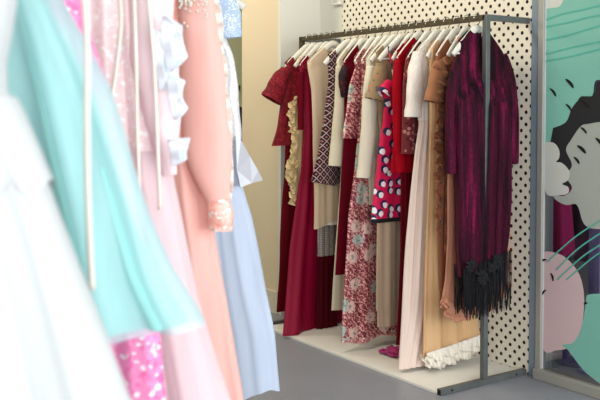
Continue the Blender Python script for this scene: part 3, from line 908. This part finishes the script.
# purple velvet dress nearest the camera
g = rack('velvet_dress', 'deep purple velvet dress with black fringe, nearest on the rail', 'dress', 483.5,
         [(57, 459, 507), (75, 454, 511), (100, 453, 512), (150, 454, 511), (200, 455, 510), (235, 456, 508), (262, 458, 505)], 'white hanger of the purple velvet dress', 21,
         fold=(0.008, 0.016), nf=6, b=0.028, nw=0.05, dip=0.02, rwid=0.27)
ROOTV = g
wz = g.z_at(150, 470)
def open_front(o, g, xp0, z_top, z_close, z_sw0, z_sw1, shift):
    """front of the dress swings out round the rail post and parts in a slit that closes at z_close"""
    me = o.data; seg = 88
    for i, v in enumerate(me.vertices):
        k = i % seg
        if seg // 2 < k < seg:
            th = 2 * PI * k / seg
            f = min(1, abs(math.sin(th)) * 2.2)
            q = max(0, min(1, (z_sw0 - v.co.z) / (z_sw0 - z_sw1))); q = q * q * (3 - 2 * q)
            v.co.y -= shift * q * f
            dx = -1.05 * shift * q * f
            gap = 0.040 * max(0, min(1, (v.co.z - z_close) / (z_top - z_close)))
            xl, xr = lin(g.tab, v.co.z)
            xl += dx; xr += dx
            x = v.co.x + dx
            xp = xp0 + dx
            if k <= 66: v.co.x = xl + (x - xl) * ((xp - gap / 2) - xl) / max(0.02, (xl + xr) / 2 - xl) if x < (xl + xr) / 2 else xp - gap / 2
            else: v.co.x = xr - (xr - x) * (xr - (xp + gap / 2)) / max(0.02, xr - (xl + xr) / 2) if x > (xl + xr) / 2 else xp + gap / 2
    bm = bmesh.new(); bm.from_mesh(me); bm.verts.ensure_lookup_table()
    dead = [f for f in bm.faces if {66, 67} <= {v.index % seg for v in f.verts} and sum(v.co.z for v in f.verts) / 4 > z_close]
    bmesh.ops.delete(bm, geom=dead, context='FACES')
    bm.to_mesh(me); bm.free()
zc, zt_, z_a, z_b = g.z_at(238, 486), g.z_at(100, 486), g.z_at(64, 486), g.z_at(112, 486)
for o in (g.tube('bodice', M['velvet'], g.z0, wz, yoke=True), g.tube('skirt', M['velvet'], wz, g.z1, hem=lambda u: 0.03 * u)):
    open_front(o, g, 0.033, zt_, zc, z_a, z_b, 0.064)
g.sleeve(M['velvet'], [(462, 56), (457, 82), (455.5, 120), (456.5, 173)], [0.055, 0.10, 0.115, 0.125], mirror=False, wr=0.02, off=-0.03)
g.sleeve(M['velvet'], [(503, 55), (509, 80), (512.5, 115), (517, 163)], [0.055, 0.085, 0.085, 0.075], mirror=False, wr=0.02, off=0.01)
g.sleeve(M['velvet'], [(479, 55), (476, 48), (474.5, 41)], [0.04, 0.05, 0.05], name='collar', mirror=False, wr=0.0, off=0.012)
# fringe
frng = random.Random(11)
gv, gf = [], []
xl, xr = g.tab[-1][1] + 0.006, g.tab[-1][2] - 0.006
z_l, z_r = g.loc_pt(462, 321, -0.115).z, g.loc_pt(505, 308, -0.1).z
for yy in (-0.100, -0.092, 0.018, 0.03):
    for i in range(58):
        f = i / 57
        x = xl + (xr - xl) * f + frng.uniform(-.002, .002) + (-0.06 if yy < 0 else 0)
        zt = g.z1 + 0.05 + 0.03 * (2 * f - 1)
        zb = (z_l if f < 0.62 else z_l + (z_r - z_l) * (f - 0.62) / 0.38) + frng.uniform(-0.012, 0.03)
        y0 = yy + frng.uniform(-.004, .004)
        b0 = tube_geo([(x, y0, zt), (x + frng.uniform(-.004, .004), y0 - 0.002, (zt + zb) / 2), (x + frng.uniform(-.008, .008), y0, zb)], 0.0017, 5)
        b = len(gv); gv += b0[0]; gf += [[q + b for q in ff] for ff in b0[1]]
fo = mesh_obj('fringe', gv, gf, M['black'], g.root); fo['kind'] = 'stuff'; fo['label'] = 'long black fringe'
for px, py, r in ((470.5, 266, 0.036), (482, 277, 0.048), (497, 262, 0.046), (491, 268, 0.034)):
    c = g.loc_pt(px, py, -0.105)
    vs, fs = [], []
    for k in range(14):
        a = 2 * PI * k / 14 + frng.uniform(-.15, .15); l = r * frng.uniform(0.8, 1.15)
        tip = Vector((math.cos(a) * l, frng.uniform(-0.008, 0.004), math.sin(a) * l))
        nrm = Vector((-math.sin(a), 0, math.cos(a)))
        b0 = tube_geo([c + tip * 0.05, c + tip * 0.45 + Vector((0, -0.006, 0)), c + tip * 0.8, c + tip], [0.003, r * 0.17, r * 0.15, 0.002], 8)
        b = len(vs); vs += b0[0]; fs += [[q + b for q in ff] for ff in b0[1]]
    s = bmesh.new(); bmesh.ops.create_uvsphere(s, u_segments=10, v_segments=8, radius=r * 0.25)
    b = len(vs); s.verts.index_update(); vs += [v.co + c + Vector((0, -0.006, 0)) for v in s.verts]; fs += [[v.index + b for v in ff.verts] for ff in s.faces]; s.free()
    o = mesh_obj('rosette', vs, fs, M['black'], g.root); o['label'] = 'black flower motif'

# scrap of magenta tulle lying on the board
q = rz(391, 355, 0.014)
rr = random.Random(4)
vs, fs = [], []
nx, ny = 30, 20
for i in range(nx + 1):
    for j in range(ny + 1):
        a, b = i / nx - 0.5, j / ny - 0.5
        e = 1 - (2 * abs(a)) ** 2.5 * 0.4
        z = 0.012 + 0.03 * max(0, math.sin(i * 0.75 + 1.1 * math.sin(j * 0.5))) * max(0, 1 - (a * a + b * b) * 3.2) + 0.006 * math.sin(j * 1.3 + i * 0.4) * 0.8
        vs.append((a * 0.17 * e + 0.01 * math.sin(j), b * 0.16 * e + 0.012 * math.sin(i * 1.1), max(0.0015, z)))
for i in range(nx):
    for j in range(ny):
        k = i * (ny + 1) + j
        fs.append([k, k + 1, k + ny + 2, k + ny + 1])
o = mesh_obj('scarf', vs, fs, fabric('magenta_tulle', (196, 70, 130), 0.8))
o.location = (q.x + 0.02, q.y, 0.0145)
md = o.modifiers.new('thickness', 'SOLIDIFY'); md.thickness = 0.001
tag(o, 'crumpled magenta cloth lying on the white board below the gowns', 'cloth')

# ================================================================== THE FOREGROUND RACK
RX, FRZ = -0.50, 1.94
def fpos(d, x=RX): 
    p = CAM + FH * d + RT * x
    return Vector((p.x, p.y, 0))
FGR = 'pastel dresses on the near rail'
def front(name, label, cat, d, rows, seed, x=RX, **kw):
    kw.setdefault('b', 0.06)
    return Garment(name, label, cat, fpos(d, x), -YAW, rows, FGR, seed=seed, rail_z=FRZ, **kw)
p0 = fpos(0.55)
fk = thing('clothes_rack', 'white rail from which the pastel dresses in the foreground hang', 'clothes rack', fpos(2.3), -YAW)
mesh_obj('rail', *tube_geo([(0, -1.75, FRZ - 0.014), (0, 1.75, FRZ - 0.014)], 0.014, 14), M['hanger'], fk)
for sy in (-1.75, 1.75):
    mesh_obj('post', *tube_geo([(0, sy, 0.02), (0, sy, FRZ)], 0.014, 14), M['hanger'], fk)
    box('foot', (-0.25, sy - 0.015, 0), (0.25, sy + 0.015, 0.025), M['hanger'], fk, 0.003)

# pale blue gown (farthest)
g = front('blue_gown', 'pale blue satin gown with lace cap sleeve and silver peplum, farthest on the near rail', 'gown', 3.5,
          [(20, None, 224), (45, None, 226), (80, None, 231), (130, None, 236), (150, None, 240), (186, None, 243), (220, None, 252), (287, None, 264), (332, None, 275), (385, None, 282)], 31, tip=0.19, fold=(0.006, 0.035), nf=5, b=0.075)
wz = g.z_at(150, 240)
g.tube('bodice', M['silver'], g.z0, wz, yoke=True)
g.tube('skirt', M['skyblue'], wz, g.z1, hem=lambda u: -0.03 + 0.02 * math.sin(9 * u))
g.sleeve(M['bluelace'], [(219, -14), (225, 8), (228, 38)], [0.06, 0.11, 0.105], mirror=False, wr=0.05, off=-0.03)
g.sleeve(M['silver'], [(219, 38), (229, 62), (232, 100), (236, 140)], [0.05, 0.045, 0.05, 0.05], mirror=False, wr=0.08, off=-0.05, name='beaded_panel')
pts = [(236, 136), (241, 140), (250, 156), (258, 170), (263, 180), (252, 183), (241, 187), (237, 170)]
w = [g.loc_pt(px, py, -0.07) for px, py in pts]
n = len(w)
vs = [p + Vector((0, -0.012 + 0.01 * (i % 2), 0)) for i, p in enumerate(w)] + [p + Vector((-0.01, 0.03, 0)) for p in w]
fs = [list(range(n)), list(range(n, 2 * n))[::-1]] + [[i, (i + 1) % n, n + (i + 1) % n, n + i] for i in range(n)]
mesh_obj('peplum', vs, fs, M['silversatin'], g.root, False)
make_hanger('white hanger tip above the pale blue lace sleeve', fpos(3.5, -0.42), -YAW, FRZ, 'white hangers on the near rail')

# coral gown
g = front('coral_gown', 'coral tulle gown with long sheer sleeves and sequinned cuffs', 'gown', 2.45,
          [(-20, None, 196), (60, None, 200), (130, None, 203), (200, None, 210), (230, None, 216), (300, None, 228), (400, None, 242), (560, None, 262)], 32, fold=(0.006, 0.03), nf=6, b=0.075)
wz = g.z_at(150, 205)
g.tube('bodice', M['coralseq'], g.z0, wz, yoke=True)
g.tube('skirt', M['coral_t'], wz, g.z1)
sl = g.sleeve(M['coral_t'], [(193, -25), (197, 20), (202, 80), (208, 150), (218, 205)], [0.08, 0.10, 0.125, 0.125, 0.06], mirror=False, wr=0.05, off=-0.07, depth=0.5)
g.sleeve(M['coralseq'], [(218, 200), (220.5, 216), (221, 231)], [0.058, 0.072, 0.06], name='cuff', mirror=False, wr=0.04, off=-0.07)
g.ruffle('lace_edge', M['frill'], [(213, -20), (217, 40), (224, 110), (230, 200)], 0.018, 0.008, 12, -0.06, 1, side=-1)
br = random.Random(8)
vs, fs = [], []
for k in range(46):
    px, py = br.uniform(179, 207), abs(br.gauss(0, 16)) - 6
    c = g.loc_pt(px, py, -0.107)
    s = bmesh.new(); bmesh.ops.create_icosphere(s, subdivisions=1, radius=0.0042); s.verts.index_update()
    b = len(vs); vs += [v.co + c for v in s.verts]; fs += [[v.index + b for v in f.verts] for f in s.faces]; s.free()
o = mesh_obj('pearl_trim', vs, fs, M['hanger'], g.root); o['kind'] = 'stuff'

# pale pink gown with ice blue ruffles
g = front('tulle_gown', 'pale pink tulle gown with sequinned bodice and ice blue ruffled sleeve', 'gown', 1.98,
          [(-40, None, 150), (60, None, 158), (120, None, 164), (180, None, 171), (240, None, 185), (300, None, 199), (400, None, 228), (560, None, 268)], 33, fold=(0.006, 0.03), nf=6, b=0.075)
wz = g.z_at(150, 170)
g.tube('bodice', M['paleseq'], g.z0, wz, yoke=True)
g.tube('skirt', M['pale'], wz, g.z1, grow=-0.012)
g.tube('overskirt', M['pale_t'], wz, g.z1, grow=0.006)
g.sleeve(M['pale'], [(150, -25), (153, 40), (159, 100), (170, 175)], [0.09, 0.10, 0.09, 0.03], mirror=False, wr=0.08, off=-0.055)
for pts, wd in (([(163, 16), (161, 40), (168, 72)], 0.042), ([(166, 76), (168, 96), (174, 120)], 0.040), ([(168, 140), (170, 150), (172, 166)], 0.040), ([(152, 30), (156, 60), (160, 90)], 0.03)):
    g.ruffle('ruffle', M['ice'], pts, wd, 0.006, 1.3, -0.10, 2, side=-1)
for pts in ([(117, -25), (121, 20), (116, 70), (112, 110), (118, 200)], [(133, -25), (136, 60), (137, 130), (141, 230)], [(146, -25), (153, 50), (156, 110), (160, 210)]):
    P = [tuple(g.loc_pt(px, py, -0.115)) for px, py in pts]
    mesh_obj('ribbon', *tube_geo(spline(P, 30), 0.0045, 8), M['cord'], g.root)

# hot pink sequinned dress
g = front('sequin_dress', 'hot pink sequinned gown showing beneath the aqua skirt', 'gown', 1.7,
          [(-40, None, 70), (0, None, 82), (40, None, 93), (100, None, 112), (200, None, 135), (300, None, 156), (340, None, 163), (400, None, 169), (560, None, 180)], 34, fold=(0.004, 0.02), nf=5, b=0.05)
wz = g.z_at(100, 110)
g.tube('bodice', M['pinkseq'], g.z0, wz, yoke=True)
g.tube('skirt', M['pinkseq'], wz, g.z1)

# aqua dress
g = front('aqua_dress', 'aqua party dress with a pale tulle overskirt', 'dress', 1.42,
          [(-30, None, 50), (0, None, 62), (40, None, 84), (90, None, 108), (180, None, 139), (270, None, 174), (322, None, 202)], 35, fold=(0.006, 0.03), nf=6, b=0.08)
wz = g.z_at(-22, 55)
g.tube('bodice', M['aqua'], g.z0, wz, yoke=True)
hf = lambda u: -0.045 * (1 - u) * 0.7
g.tube('skirt', M['aqua'], wz, g.z1, grow=-0.03, hem=hf)
g.tube('overskirt', M['aqua_t'], wz, g.z1 - 0.004, grow=0.0, hem=hf)
P = [tuple(g.loc_pt(px, py, -0.13)) for px, py in ((83, -25), (87, 40), (87, 120), (88, 200), (92, 290))]
mesh_obj('ribbon', *tube_geo(spline(P, 30), 0.005, 8), M['cord'], g.root)

# white dress (nearest)
g = front('white_gown', 'white tulle gown nearest the camera, at the left edge', 'gown', 1.05,
          [(-60, None, 6), (0, None, 10), (40, None, 4), (62, None, 0), (90, None, 2), (110, None, 14), (150, None, 33), (180, None, 46), (240, None, 70), (320, None, 99), (400, None, 125), (600, None, 180)], 36, fold=(0.006, 0.03), nf=6, b=0.09)
wz = g.z_at(92, 9)
g.tube('bodice', M['white_t'], g.z0, wz, yoke=True)
g.tube('skirt', M['white_t'], wz, g.z1)
g.tube('skirt_tier', M['white_t'], wz - 0.005, g.z_at(185, 46), grow=0.006, wave=0.012)

# ================================================================== LIGHT
w = bpy.data.worlds.new('daylight'); sc.world = w; w.use_nodes = True
bg = w.node_tree.nodes['Background']
bg.inputs[0].default_value = (0.92, 0.96, 1.0, 1); bg.inputs[1].default_value = 1.5
def area(name, loc, target, sx, sy, power, col):
    ld = bpy.data.lights.new(name, 'AREA'); ld.shape = 'RECTANGLE'; ld.size = sx; ld.size_y = sy; ld.energy = power; ld.color = col
    o = bpy.data.objects.new(name, ld); COL.objects.link(o)
    o.location = loc
    o.rotation_euler = (Vector(target) - Vector(loc)).to_track_quat('-Z', 'Y').to_euler()
    return o
area('shop_window_daylight', CAM - FH * 3.0 + RT * 0.6 + Vector((0, 0, 0.5)), (-1.2, -0.3, 1.0), 2.4, 2.2, 128, (0.95, 0.98, 1.0))
area('side_fill_light', (-0.5, -3.9, 1.5), (-1.3, -0.2, 0.9), 2.2, 2.2, 85, (0.95, 0.98, 1.0))  # added side fill that evens out the light on the near dresses
area('ceiling_lamp', (-0.9, 0.6, 2.85), (-0.1, 0.8, 0.8), 0.5, 1.4, 38, (1.0, 0.9, 0.74))
area('ceiling_lamp', (-1.2, 2.6, 2.85), (-0.1, 2.2, 1.6), 0.4, 0.4, 34, (1.0, 0.9, 0.74))
area('next_room_lamp', (1.6, -0.6, 2.8), (1.2, -0.6, 0), 1.2, 1.2, 10, (1.0, 0.97, 0.95))

vs_ = sc.view_settings
vs_.view_transform = 'Standard'; vs_.look = 'None'; vs_.gamma = 1; vs_.exposure = 0.0
try: vs_.use_curve_mapping = False
except Exception: pass
sc.cycles.use_denoising = True
sc.cycles.max_bounces = 8
sc.cycles.transparent_max_bounces = 24
sc.cycles.sample_clamp_indirect = 6
